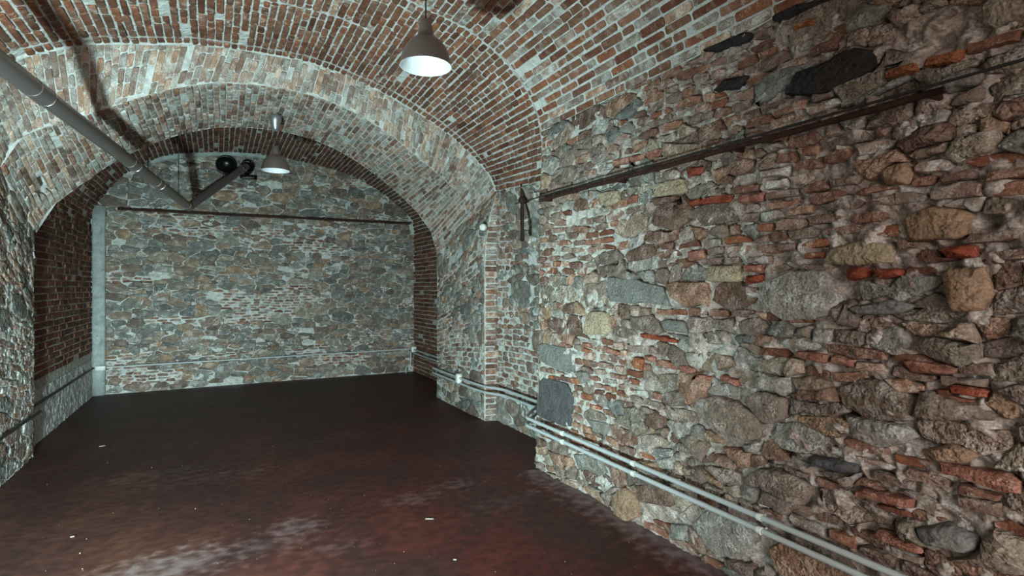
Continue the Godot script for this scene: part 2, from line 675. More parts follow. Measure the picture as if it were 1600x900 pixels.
func make_materials() -> void:
	relief = relief_texture(512, 40)
	var brick_t := tones(512, Color(0.41, 0.285, 0.225), Color(0.56, 0.40, 0.32), Color(0.68, 0.67, 0.63, 0.75), 0.62, 0.82, 1)
	var dark_t := tones(512, Color(0.36, 0.25, 0.20), Color(0.49, 0.355, 0.285), Color(0.62, 0.60, 0.56, 0.6), 0.70, 0.9, 5)
	var limed_t := tones(512, Color(0.48, 0.395, 0.345), Color(0.61, 0.535, 0.475), Color(0.74, 0.74, 0.71, 0.9), 0.42, 0.72, 9)
	var dull_t := tones(512, Color(0.41, 0.325, 0.28), Color(0.54, 0.43, 0.375), Color(0.62, 0.575, 0.53, 0.8), 0.45, 0.75, 25, 0.3)
	var pale_t := tones(512, Color(0.54, 0.47, 0.41), Color(0.64, 0.585, 0.53), Color(0.73, 0.73, 0.70, 0.9), 0.40, 0.70, 49, 0.3)
	var grey_t := tones(512, Color(0.42, 0.40, 0.37), Color(0.565, 0.54, 0.495), Color(0.70, 0.70, 0.67, 0.7), 0.52, 0.78, 13, 0.28)
	var blue_t := tones(512, Color(0.37, 0.365, 0.345), Color(0.51, 0.50, 0.47), Color(0.68, 0.68, 0.66, 0.6), 0.56, 0.8, 29, 0.28)
	var tan_t := tones(512, Color(0.46, 0.415, 0.36), Color(0.59, 0.54, 0.47), Color(0.72, 0.70, 0.66, 0.7), 0.52, 0.78, 33, 0.28)
	var near_t := tones(512, Color(0.39, 0.33, 0.29), Color(0.54, 0.46, 0.40), Color(0.64, 0.59, 0.55, 0.8), 0.46, 0.70, 37, 0.28)
	var stone_t := tones(512, Color(0.78, 0.77, 0.74), Color(0.98, 0.96, 0.92), Color(0.97, 0.97, 0.97, 0.6), 0.60, 0.85, 45, 0.26)
	var mortar_t := tones(1024, Color(0.63, 0.63, 0.60), Color(0.76, 0.76, 0.735), Color(0.50, 0.46, 0.42, 0.55), 0.62, 0.85, 17, 0.16)
	var earth_t := tones(1024, Color(0.45, 0.395, 0.355), Color(0.61, 0.555, 0.51), Color(0.73, 0.71, 0.68, 0.8), 0.52, 0.78, 21, 0.28)
	M.mortar = masonry("lime_mortar", mortar_t, Color(1, 1, 1), 1.1, 2.0)
	M.mortar_worn = masonry("worn_lime_mortar", mortar_t, Color(0.92, 0.90, 0.88), 0.9, 2.5)
	M.mortar_rough = masonry("rough_mortar", earth_t, Color(1, 1, 1), 1.3, 3.0)
	M.mortar_brown = masonry("dark_mortar", earth_t, Color(0.80, 0.76, 0.73), 1.1, 1.5)
	M.plaster = masonry("grey_plaster", mortar_t, Color(0.82, 0.86, 0.86), 1.6, 0.4)
	var k := 0
	for c in [Color(1, 1, 1), Color(0.92, 0.85, 0.82), Color(0.84, 0.84, 0.84), Color(0.78, 0.72, 0.70), Color(1, 0.91, 0.85), Color(0.88, 0.9, 0.9)]:
		k += 1
		brick_mats.append(masonry("old_brick", brick_t, c, 0.55, 0.8, Vector3(k * 0.37, k * 0.21, k * 0.13)))
		limed_mats.append(masonry("limed_brick", limed_t, c, 0.6, 0.9, Vector3(k * 0.27, k * 0.41, k * 0.33)))
		brown_mats.append(masonry("brown_brick", dark_t, c, 0.55, 0.8, Vector3(k * 0.17, k * 0.31, k * 0.23)))
		pale_mats.append(masonry("pale_brick", pale_t, c, 0.6, 1.4, Vector3(k * 0.29, k * 0.13, k * 0.39)))
		dull_mats.append(masonry("dull_brick", dull_t, c, 0.5, 1.5, Vector3(k * 0.19, k * 0.33, k * 0.29)))
		near_mats.append(masonry("rough_stone", near_t, c, 0.6, 3.0, Vector3(k * 0.27, k * 0.11, k * 0.43)))
		stone_mats.append(masonry("grey_rubble_stone", grey_t, c, 0.7, 2.2, Vector3(k * 0.27, k * 0.11, k * 0.43)))
		stone_mats.append(stone_mats[-1])
		if k % 2:
			stone_mats.append(masonry("blue_rubble_stone", blue_t, c, 0.7, 2.2, Vector3(k * 0.27, k * 0.17, k * 0.43)))
			stone_mats.append(masonry("tan_rubble_stone", tan_t, c, 0.7, 2.2, Vector3(k * 0.22, k * 0.11, k * 0.43)))
			near_mats.append(masonry("tan_rough_stone", tan_t, c, 0.6, 3.0, Vector3(k * 0.2, k * 0.31, k * 0.43)))
	M.slate = masonry("dark_slate", stone_t, Color(0.33, 0.33, 0.34), 0.8, 1.5)
	M.black_stone = masonry("black_stone", stone_t, Color(0.20, 0.19, 0.19), 0.7, 2.0)
	M.grey_stone = masonry("grey_stone", stone_t, Color(0.47, 0.47, 0.46), 0.8, 1.8)
	M.ochre = masonry("ochre_stone", stone_t, Color(0.64, 0.585, 0.50), 0.7, 2.5)
	M.tan = masonry("tan_stone", stone_t, Color(0.60, 0.50, 0.42), 0.7, 2.5)
	M.red = masonry("red_brick", brick_t, Color(0.95, 0.70, 0.64), 0.5, 1.5)
	M.rose = masonry("rose_brick", dull_t, Color(1.0, 0.84, 0.80), 0.5, 1.5)
	M.orange = masonry("orange_brick", brick_t, Color(1.0, 0.88, 0.76), 0.5, 1.5)
	M.iron = masonry("rusty_iron", dark_t, Color(0.50, 0.48, 0.50), 0.3, 0.3, Vector3.ZERO, 0.7)
	M.pvc = plain("grey_conduit", Color(0.64, 0.66, 0.65), 0.45)
	M.white_plastic = plain("white_plastic", Color(0.80, 0.81, 0.77), 0.5)
	M.cable = plain("dark_cable", Color(0.10, 0.09, 0.085), 0.6)
	M.zinc = plain("duct_metal", Color(0.50, 0.46, 0.44), 0.38, 0.75)
	M.bright = plain("bright_metal", Color(0.78, 0.79, 0.80), 0.2, 1.0)
	M.black = plain("black_metal", Color(0.06, 0.055, 0.055), 0.3, 0.5)
	M.shade = plain("brushed_metal", Color(0.56, 0.50, 0.47), 0.36, 0.85)
	M.enamel = plain("white_enamel", Color(0.80, 0.81, 0.81), 0.5)
	M.enamel.cull_mode = BaseMaterial3D.CULL_DISABLED
	M.chrome = plain("grey_metal", Color(0.62, 0.63, 0.63), 0.35, 0.8)
	M.glass = plain("clear_glass", Color(1, 1, 1, 0.15), 0.05)
	M.glass.transparency = BaseMaterial3D.TRANSPARENCY_ALPHA
	M.crumb = plain("pale_crumbs", Color(0.60, 0.55, 0.50), 0.9)
	M.dust = masonry("pale_dust", mortar_t, Color(0.66, 0.60, 0.58), 0.4, 1.0)


# ------------------------------------------------------------------ small shapes
func tube(path: PackedVector3Array, r: float, sides := 10) -> ArrayMesh:
	var st := SurfaceTool.new()
	st.begin(Mesh.PRIMITIVE_TRIANGLES)
	st.set_smooth_group(0)
	var rings := []
	var up := Vector3.UP
	for i in path.size():
		var t := (path[mini(i + 1, path.size() - 1)] - path[maxi(i - 1, 0)]).normalized()
		if absf(t.dot(up)) > 0.98:
			up = Vector3.RIGHT
		var x := t.cross(up).normalized()
		var y := x.cross(t).normalized()
		var ring := []
		for k in sides:
			var an := TAU * k / sides
			ring.append(path[i] + (x * cos(an) + y * sin(an)) * r)
		rings.append(ring)
	for i in rings.size() - 1:
		for k in sides:
			tri4(st, [rings[i][k], rings[i + 1][k], rings[i + 1][(k + 1) % sides], rings[i][(k + 1) % sides]], true)
	st.set_smooth_group(-1)
	for k in range(1, sides - 1):
		for q in [rings[0][0], rings[0][k], rings[0][k + 1]]:
			st.add_vertex(q)
		for q in [rings[-1][0], rings[-1][k + 1], rings[-1][k]]:
			st.add_vertex(q)
	st.generate_normals()
	return st.commit()


func soft(points: Array, bend := 0.04) -> PackedVector3Array:
	var out := PackedVector3Array()
	for i in points.size():
		var p: Vector3 = points[i]
		if i == 0 or i == points.size() - 1:
			out.append(p)
			continue
		var b: Vector3 = points[i - 1] - p
		var a: Vector3 = points[i + 1] - p
		var l := minf(bend, minf(a.length(), b.length()) * 0.45)
		var p0 := p + b.normalized() * l
		var p1 := p + a.normalized() * l
		for k in 5:
			var f := k / 4.0
			out.append(p0.lerp(p, f).lerp(p.lerp(p1, f), f))
	return out


func lathe(profile: Array, sides := 40) -> ArrayMesh:
	var st := SurfaceTool.new()
	st.begin(Mesh.PRIMITIVE_TRIANGLES)
	st.set_smooth_group(0)
	for i in profile.size() - 1:
		for k in sides:
			var q := []
			for c in [[i, k], [i + 1, k], [i + 1, k + 1], [i, k + 1]]:
				var p: Vector2 = profile[c[0]]
				var an: float = TAU * (c[1] % sides) / sides
				q.append(Vector3(p.x * cos(an), p.y, p.x * sin(an)))
			tri4(st, q, false)
	st.generate_normals()
	return st.commit()


func rounded_box(size: Vector3, r := 0.006) -> ArrayMesh:
	var st := SurfaceTool.new()
	st.begin(Mesh.PRIMITIVE_TRIANGLES)
	var h := size / 2
	var prof := PackedVector2Array()
	for c in [[1, 1, 0], [-1, 1, 1], [-1, -1, 2], [1, -1, 3]]:
		for k in 3:
			var an: float = PI / 2 * (c[2] + k / 2.0)
			prof.append(Vector2(c[0] * (h.x - r) + r * cos(an), c[1] * (h.y - r) + r * sin(an)))
	var n := prof.size()
	var layers := [[-h.z, 1.0 - r / minf(h.x, h.y)], [-h.z + r, 1.0], [h.z - r, 1.0], [h.z, 1.0 - r / minf(h.x, h.y)]]
	for l in 3:
		for i in n:
			var q := []
			for c in [[l, i], [l + 1, i], [l + 1, (i + 1) % n], [l, (i + 1) % n]]:
				var p: Vector2 = prof[c[1]] * layers[c[0]][1]
				q.append(Vector3(p.x, p.y, layers[c[0]][0]))
			tri4(st, q, false)
	for l in [0, 3]:
		for i in range(1, n - 1):
			for k in ([0, i, i + 1] if l == 0 else [0, i + 1, i]):
				var p: Vector2 = prof[k] * layers[l][1]
				st.add_vertex(Vector3(p.x, p.y, layers[l][0]))
	st.generate_normals()
	return st.commit()


# where the sight line through a picture point meets the upright plane X = x (plan units) or the depth plane d
func on_side(px: float, py: float, x: float) -> Vector3:
	var dir := eye_basis * Vector3((px - 800) / FOCAL, (449.5 - py) / FOCAL, -1)
	return Vector3(0, H, 0) + dir * (x * H / dir.x)


func on_depth(px: float, py: float, d: float) -> Vector3:
	var dir := eye_basis * Vector3((px - 800) / FOCAL, (449.5 - py) / FOCAL, -1)
	return Vector3(0, H, 0) + dir * (-d * H / dir.z)


func on_floor(px: float, py: float) -> Vector3:
	var dir := eye_basis * Vector3((px - 800) / FOCAL, (449.5 - py) / FOCAL, -1)
	return Vector3(0, H, 0) + dir * (-H / dir.y)


# the point of a patch that shows at a picture point
func on_low(s: Patch, px: float, py: float) -> Vector3:
	var best := Vector3.ZERO
	var least := 1e9
	for i in 41:
		for j in 201:
			var p := s.point(s.la * i / 40.0, s.lb * j / 200.0)
			var e := look(p)
			var f := Vector2(e.x - px, e.y - py).length()
			if e.z > 0.2 and f < least:
				least = f
				best = p
	return best


# ------------------------------------------------------------------ the scene
func _ready() -> void:
	rng.seed = 7
	for f in [[noise_big, 1.1, 3], [noise_mid, 9.0, 4], [noise_fine, 28.0, 3], [noise_patch, 0.01, 2], [noise_ridge, 5.0, 3]]:
		f[0].seed = 11 + int(f[1])
		f[0].frequency = f[1]
		f[0].fractal_octaves = f[2]
		f[0].noise_type = FastNoiseLite.TYPE_SIMPLEX_SMOOTH
	# camera, sky, lamp light, exposure
	var cam := Camera3D.new()
	cam.name = "camera"
	cam.position = Vector3(0, H, 0)
	cam.rotation_degrees.y = -YAW
	cam.fov = rad_to_deg(2 * atan(450.0 / FOCAL))
	cam.near = 0.05
	add_child(cam)
	eye_basis = Basis(Vector3.UP, deg_to_rad(-YAW))
	var env := Environment.new()
	var sky := Sky.new()
	var air := ProceduralSkyMaterial.new()
	air.sky_top_color = Color(0.80, 0.80, 0.80)
	air.sky_horizon_color = Color(0.86, 0.845, 0.85)
	air.ground_bottom_color = Color(0.5, 0.48, 0.47)
	air.ground_horizon_color = Color(0.7, 0.66, 0.62)
	air.sun_angle_max = 0.0
	sky.sky_material = air
	env.background_mode = Environment.BG_SKY
	env.sky = sky
	env.background_energy_multiplier = 5.6
	env.tonemap_mode = Environment.TONE_MAPPER_LINEAR
	env.tonemap_exposure = 3.0
	env.sdfgi_enabled = true
	env.ssao_enabled = true
	env.ssil_enabled = true
	var we := WorldEnvironment.new()
	we.name = "environment"
	we.environment = env
	add_child(we)
	make_materials()
	work_light(Vector3(-0.89, 0.0, -1.41), 0.62, 25.0)

	var AR := [Vector2(1.6, 0.88), Vector2(1.575, 0.97), Vector2(1.5, 1.08), Vector2(1.39, 1.186), Vector2(1.25, 1.263), Vector2(1.1, 1.313), Vector2(0.8, 1.345)]
	var AL := [Vector2(0.5, 1.36), Vector2(0.185, 1.338), Vector2(-0.053, 1.31), Vector2(-0.334, 1.24), Vector2(-0.557, 1.17), Vector2(-0.81, 1.03), Vector2(-0.92, 0.90), Vector2(-0.96, 0.78)]
	var BR := [Vector2(1.6, 0.6), Vector2(1.603, 0.75), Vector2(1.6, 0.88), Vector2(1.57, 0.98), Vector2(1.5, 1.085), Vector2(1.39, 1.186), Vector2(1.25, 1.263), Vector2(1.1, 1.313), Vector2(0.8, 1.345)]
	var ER := [Vector2(1.865, 0.74), Vector2(1.815, 0.84), Vector2(1.72, 0.93), Vector2(1.546, 1.053), Vector2(1.31, 1.165), Vector2(1.0, 1.27), Vector2(0.8, 1.32)]
	var C := [Vector2(1.76, 0.316), Vector2(1.70, 0.50), Vector2(1.58, 0.65), Vector2(1.38, 0.819), Vector2(1.0, 1.05), Vector2(0.7, 1.157), Vector2(0.45, 1.188), Vector2(0.24, 1.18), Vector2(-0.07, 1.12), Vector2(-0.38, 0.965), Vector2(-0.6, 0.80), Vector2(-0.815, 0.576), Vector2(-0.93, 0.44), Vector2(-0.96, 0.33)]
	var CM := []
	for p in C:
		CM.append(Vector2(p.x, p.y + 0.02) if absf(p.x - 0.4) < 1.3 else p)
	var D := [Vector2(2.07, 0.6), Vector2(2.06, 0.74), Vector2(2.0, 0.872), Vector2(1.824, 1.01), Vector2(1.594, 1.163), Vector2(1.33, 1.286), Vector2(0.986, 1.358), Vector2(0.62, 1.40), Vector2(0.34, 1.404), Vector2(0, 1.384), Vector2(-0.43, 1.30), Vector2(-0.62, 1.21), Vector2(-0.81, 1.075), Vector2(-1.0, 0.80), Vector2(-1.045, 0.68), Vector2(-1.05, 0.55)]
	for p in C:
		portal.append(p)
	portal.append(Vector2(-0.96, -1.1))
	portal.append(Vector2(1.76, -1.1))

	# --- vaults
	var near_vault := loft([curve(AR + AL, -1.1), curve(AR + AL, 2.62)], 0.012)
	var second_vault := loft([curve(BR + AL, 2.62), curve(ER + AL, 3.67)], 0.012)
	# between the two arches the step fades into a plain slope towards the springings
	var e_line := curve(ER + AL, 3.67)
	var c_line := curve(C, 4.68)
	var step := curve(CM, 3.79)
	var fold := PackedVector3Array()
	for i in 64:
		fold.append(step[i].lerp(e_line[i].lerp(c_line[i], 0.4), smoothstep(0.45, 0.95, absf(i / 31.5 - 1.0))))
	var low_front := loft([e_line, fold], 0.01)
	var low_vault := loft([fold, c_line], 0.012)
	var dend := []
	for p in D:
		dend.append(p)
	var back_vault := loft([curve(D, 4.74), curve(D, 6.36, false)], 0.008)
	var vault := bed("ceiling", near_vault, 0.022, 0.004, M.mortar)
	tag(vault, "nearest stretch of brick barrel vault overhead, long red brown bricks in pale lime mortar", "vault", "", "structure")
	lay(vault, brick_courses(near_vault, 1.9, near_vault.la, 0.062, 0.2, [], brick_mats + brick_mats + limed_mats), "brick")
	var A1 := second_vault.la
	var ring := A1 - 0.135          # the outer ring of headers
	var change := 0.62              # where the courses change, left of the crown
	var half := second_vault.lb * 0.42
	var second := bed("ceiling_005", second_vault, 0.022, 0.004, M.mortar)
	tag(second, "darker red band of brick vault with short headers before the lower arch", "vault", "", "structure")
	var pieces := brick_courses(second_vault, 0.015, A1, 0.060, 0.5, [ring], brown_mats + brick_mats + brick_mats, 0.014, 0.02, 0.0, half)
	pieces += brick_courses(second_vault, 0.0, change, 0.061, 0.25, [], brick_mats + brick_mats + limed_mats, 0.014, 0.02, half)
	pieces += brick_courses(second_vault, change + 0.02, A1, 0.060, 0.5, [ring], brown_mats + brick_mats + brick_mats, 0.014, 0.02, half)
	lay(second, pieces, "brick")
	var face := bed("ceiling_001", low_front, 0.022, 0.006, M.mortar)
	tag(face, "stepped front of lower vault, pale limewashed bricks facing the lamp", "vault", "", "structure")
	lay(face, brick_courses(low_front, 0.0, low_front.la, 0.052, 0.75, [], limed_mats + limed_mats + pale_mats, 0.006, 0.03, 0.0, -1.0, 0.010), "brick")
	var gap := on_low(low_vault, 66, 293)
	low_vault.holes.append([gap, 0.10, 0.13])
	low_vault.holes.append([gap + Vector3(0, -0.01, -0.16), 0.07, 0.09])
	var low := bed("ceiling_002", low_vault, 0.022, 0.005, M.mortar)
	tag(low, "lower barrel vault of small limewashed bricks before the back wall", "vault", "", "structure")
	lay(low, brick_courses(low_vault, 0.0, low_vault.la, 0.054, 0.45, [], limed_mats + pale_mats + pale_mats + dull_mats, 0.012), "brick")
	var deep := bed("ceiling_003", back_vault, 0.03, 0.003, M.mortar)
	tag(deep, "dark brown brick vault over the back wall, behind the lower arch", "vault", "", "structure")
	lay(deep, brick_courses(back_vault, 0.0, back_vault.la, 0.067, 0.45, [], brown_mats), "brick")
	var closing := loft([curve(C, 4.69), curve(D, 4.73)], 0.0, INSIDE + Vector3(0, 0, -20))
	var o := bed("ceiling_004", closing, 0.08, 0.0, M.mortar_brown, 0.0)
	tag(o, "rear face of the lower arch, turned towards the back wall", "vault", "", "structure")

	for e in [[second, curve(ER + AL, 3.665), M.mortar, 0.016]]:
		mesh_node("mortar_edge", strip(e[1], e[2 + 1]), e[2], e[0])
	var rim := PackedVector3Array()
	for q in curve(D, 6.285, false):
		if q.x > plan(-0.62, 0, 0).x and q.x < plan(0.5, 0, 0).x:
			rim.append(q + Vector3(0, -0.02, 0))
	mesh_node("plaster_rim", strip(rim, 0.05), M.plaster, deep)

	# --- walls (bottom to top)
	var F := -1.0
	var right := loft([side(1.57, F, 1.6, 0.88, -1.1), side(1.57, F, 1.6, 0.88, 2.62)], 0.035)
	right.crag = 1.0
	for c in [[1216, 398, 0.03], [1182, 300, 0.025], [1546, 345, 0.035], [938, 625, 0.02], [1490, 700, 0.03], [1262, 470, 0.03], [1010, 400, 0.02], [1410, 590, 0.03], [1330, 640, 0.04], [1460, 340, 0.03], [1225, 700, 0.04], [1440, 470, 0.025]]:
		right.holes.append([on_side(c[0], c[1], 1.585), c[2], c[2] * 2.2])
	var w := bed("wall_right", right, 0.012, 0.016, M.mortar_rough, 0.22, 0.036, M.mortar_worn, 3.0)
	tag(w, "long rough right wall of mixed rubble stone and brick", "wall", "", "structure")
	lay_rubble(w, rubble(right, 0.78, 0.24, landmarks(right), stone_mats + near_mats + near_mats, dull_mats + dull_mats + dull_mats + limed_mats + brick_mats, 0.024))
	# return of that wall into the recess, then the recess, the pier and the far recess
	var back_turn := loft([side(1.68, F, 1.68, 0.88, 2.62), side(1.87, F, 1.87, 0.88, 2.63)], 0.0, INSIDE + Vector3(0, 0, -9))
	o = bed("wall_right_001", back_turn, 0.05, 0.004, M.mortar)
	tag(o, "hidden end face of the right wall beside the recess", "wall", "", "structure")
	var recess := loft([curve([Vector2(1.85, F), Vector2(1.85, -0.3), Vector2(1.85, 0.25), Vector2(1.8, 0.42), Vector2(1.7, 0.53), Vector2(1.6, 0.6)], 2.61, false), curve([Vector2(1.85, F), Vector2(1.85, -0.3), Vector2(1.85, 0.2), Vector2(1.85, 0.45), Vector2(1.858, 0.6), Vector2(1.865, 0.74)], 3.71, false)], 0.02)
	w = bed("wall_right_002", recess, 0.022, 0.012, M.mortar)
	tag(w, "shallow wall recess between the long right wall and the pier", "wall", "", "structure")
	lay_rubble(w, rubble(recess, 0.9, 0.35, [], stone_mats, dull_mats + limed_mats, 0.018))
	var shoulder := [Vector2(1.755, F), Vector2(1.755, -0.5), Vector2(1.755, 0.0), Vector2(1.757, 0.25), Vector2(1.79, 0.5), Vector2(1.866, 0.755)]
	var pier_end := loft([curve(shoulder, 3.692, false), side(1.88, F, 1.88, 0.77, 3.67)], 0.004)
	w = bed("wall_pier_end", pier_end, 0.022, 0.006, M.mortar)
	tag(w, "narrow brick end of the right pier beside the recess", "wall", "", "structure")
	lay(w, brick_courses(pier_end, 0.004, 9.0, 0.066, 0.25, [], limed_mats + dull_mats, 0.012, 0.02, 0.0, -1.0, 0.011, 0.0), "brick")
	var pier := loft([curve(shoulder, 3.70, false), curve([Vector2(1.755, F), Vector2(1.755, -0.6), Vector2(1.755, -0.3), Vector2(1.755, 0.0), Vector2(1.755, 0.2), Vector2(1.76, 0.335)], 4.70, false)], 0.02)
	w = bed("wall_pier", pier, 0.022, 0.010, M.mortar)
	tag(w, "right pier carrying the lower vault, limewashed rubble and brick", "wall", "", "structure")
	lay_rubble(w, rubble(pier, 0.85, 0.42, [], stone_mats, limed_mats + limed_mats + dull_mats, 0.02))
	var far_right := loft([side(2.065, F, 2.065, 0.62, 4.65), side(2.065, F, 2.065, 0.62, 6.36)], 0.008)
	w = bed("wall_far_right", far_right, 0.03, 0.003, M.mortar_worn)
	tag(w, "brown brick side wall right of the rubble back wall", "wall", "", "structure")
	lay(w, brick_courses(far_right, 0.0, 9.0, 0.07, 0.4, [], brown_mats), "brick")
	var pier_back := loft([side(1.85, F, 1.85, 0.33, 4.70), side(2.08, F, 2.08, 0.62, 4.72)], 0.0, INSIDE + Vector3(0, 0, -20))
	o = bed("wall_pier_back", pier_back, 0.08, 0.003, M.mortar_brown)
	tag(o, "hidden rear face of the right pier", "wall", "", "structure")
	var back := loft([side(-1.10, F, -1.10, 1.46, 6.31), side(2.12, F, 2.12, 1.46, 6.31)], 0.02)
	for c in [[327, 470, 0.035], [386, 481, 0.03], [546, 511, 0.035], [377, 548, 0.02]]:
		back.holes.append([on_depth(c[0], c[1], 6.31), c[2], 0.07])
	w = bed("wall_back", back, 0.022, 0.006, M.mortar)
	tag(w, "pale rubble stone back wall under the arch", "wall", "", "structure")
	var arch := PackedVector2Array()
	for p in D:
		arch.append(Vector2((p.x + 1.10) * H, (p.y + 1.0) * H + 0.05))
	arch.append(Vector2(0, 0))
	arch.append(Vector2(3.3 * H, 0))
	lay_rubble(w, rubble(back, 0.62, 0.08, [], stone_mats, dull_mats + limed_mats, 0.018, arch))
	var left_far := loft([side(-1.045, F, -1.05, 0.57, 4.15), side(-1.045, F, -1.05, 0.57, 6.36)], 0.008)
	w = bed("wall_far_left", left_far, 0.03, 0.003, M.mortar_worn)
	tag(w, "brown brick side wall left of the rubble back wall", "wall", "", "structure")
	lay(w, brick_courses(left_far, 0.0, 9.0, 0.07, 0.35, [], brown_mats, 0.014, 0.02, 0.62), "brick")
	var skirt := loft([side(-1.03, F, -1.035, -0.66, 4.21), side(-1.03, F, -1.035, -0.66, 6.3)], 0.01)
	o = bed("trim_2", skirt, 0.03, 0.014, M.mortar, 0.03)
	tag(o, "rough pale plaster band at the foot of the far left brick wall", "plaster band", "", "structure")
	var left := loft([side(-0.97, F, -0.97, 0.78, -1.1), side(-0.97, F, -0.97, 0.79, 3.17), side(-0.97, F, -0.97, 0.345, 4.19)], 0.03)
	left.swell = 0.012
	w = bed("wall_left", left, 0.018, 0.016, M.mortar)
	tag(w, "rough left pier of pale rubble at the picture's edge", "wall", "", "structure")
	lay_rubble(w, rubble(left, 0.9, 0.2, [], stone_mats + stone_mats + pale_mats, limed_mats, 0.012, PackedVector2Array([Vector2(3, -1), Vector2(9, -1), Vector2(9, 9), Vector2(3, 9)])))
	var left_turn := loft([side(-1.03, F, -1.03, 0.33, 4.19), side(-1.06, F, -1.06, 0.6, 4.20)], 0.0, INSIDE + Vector3(0, 0, -20))
	o = bed("wall_left_001", left_turn, 0.05, 0.004, M.mortar_brown)
	tag(o, "hidden rear face of the left pier", "wall", "", "structure")
	entrance()
	floor_slab()
	trims()

	# --- fittings
	for l in [[Vector3(1.017, 2.787, -2.905), 3.62, "nearer bell-shaped metal pendant lamp, white inside, hanging under the brick vault"], [Vector3(0.53, 2.80, -6.30), 3.35, "farther small metal pendant lamp hanging before the dark arch"]]:
		pendant(l[0], l[1], l[2])
	ducts()
	ironwork()
	conduits()
	litter()


# a straight upright profile at depth d from (x0, h0) to (x1, h1)
func side(x0: float, h0: float, x1: float, h1: float, d: float) -> PackedVector3Array:
	var out := PackedVector3Array()
	for i in 64:
		var f := i / 63.0
		out.append(plan(lerpf(x0, x1, f), lerpf(h0, h1, f), d))
	return out


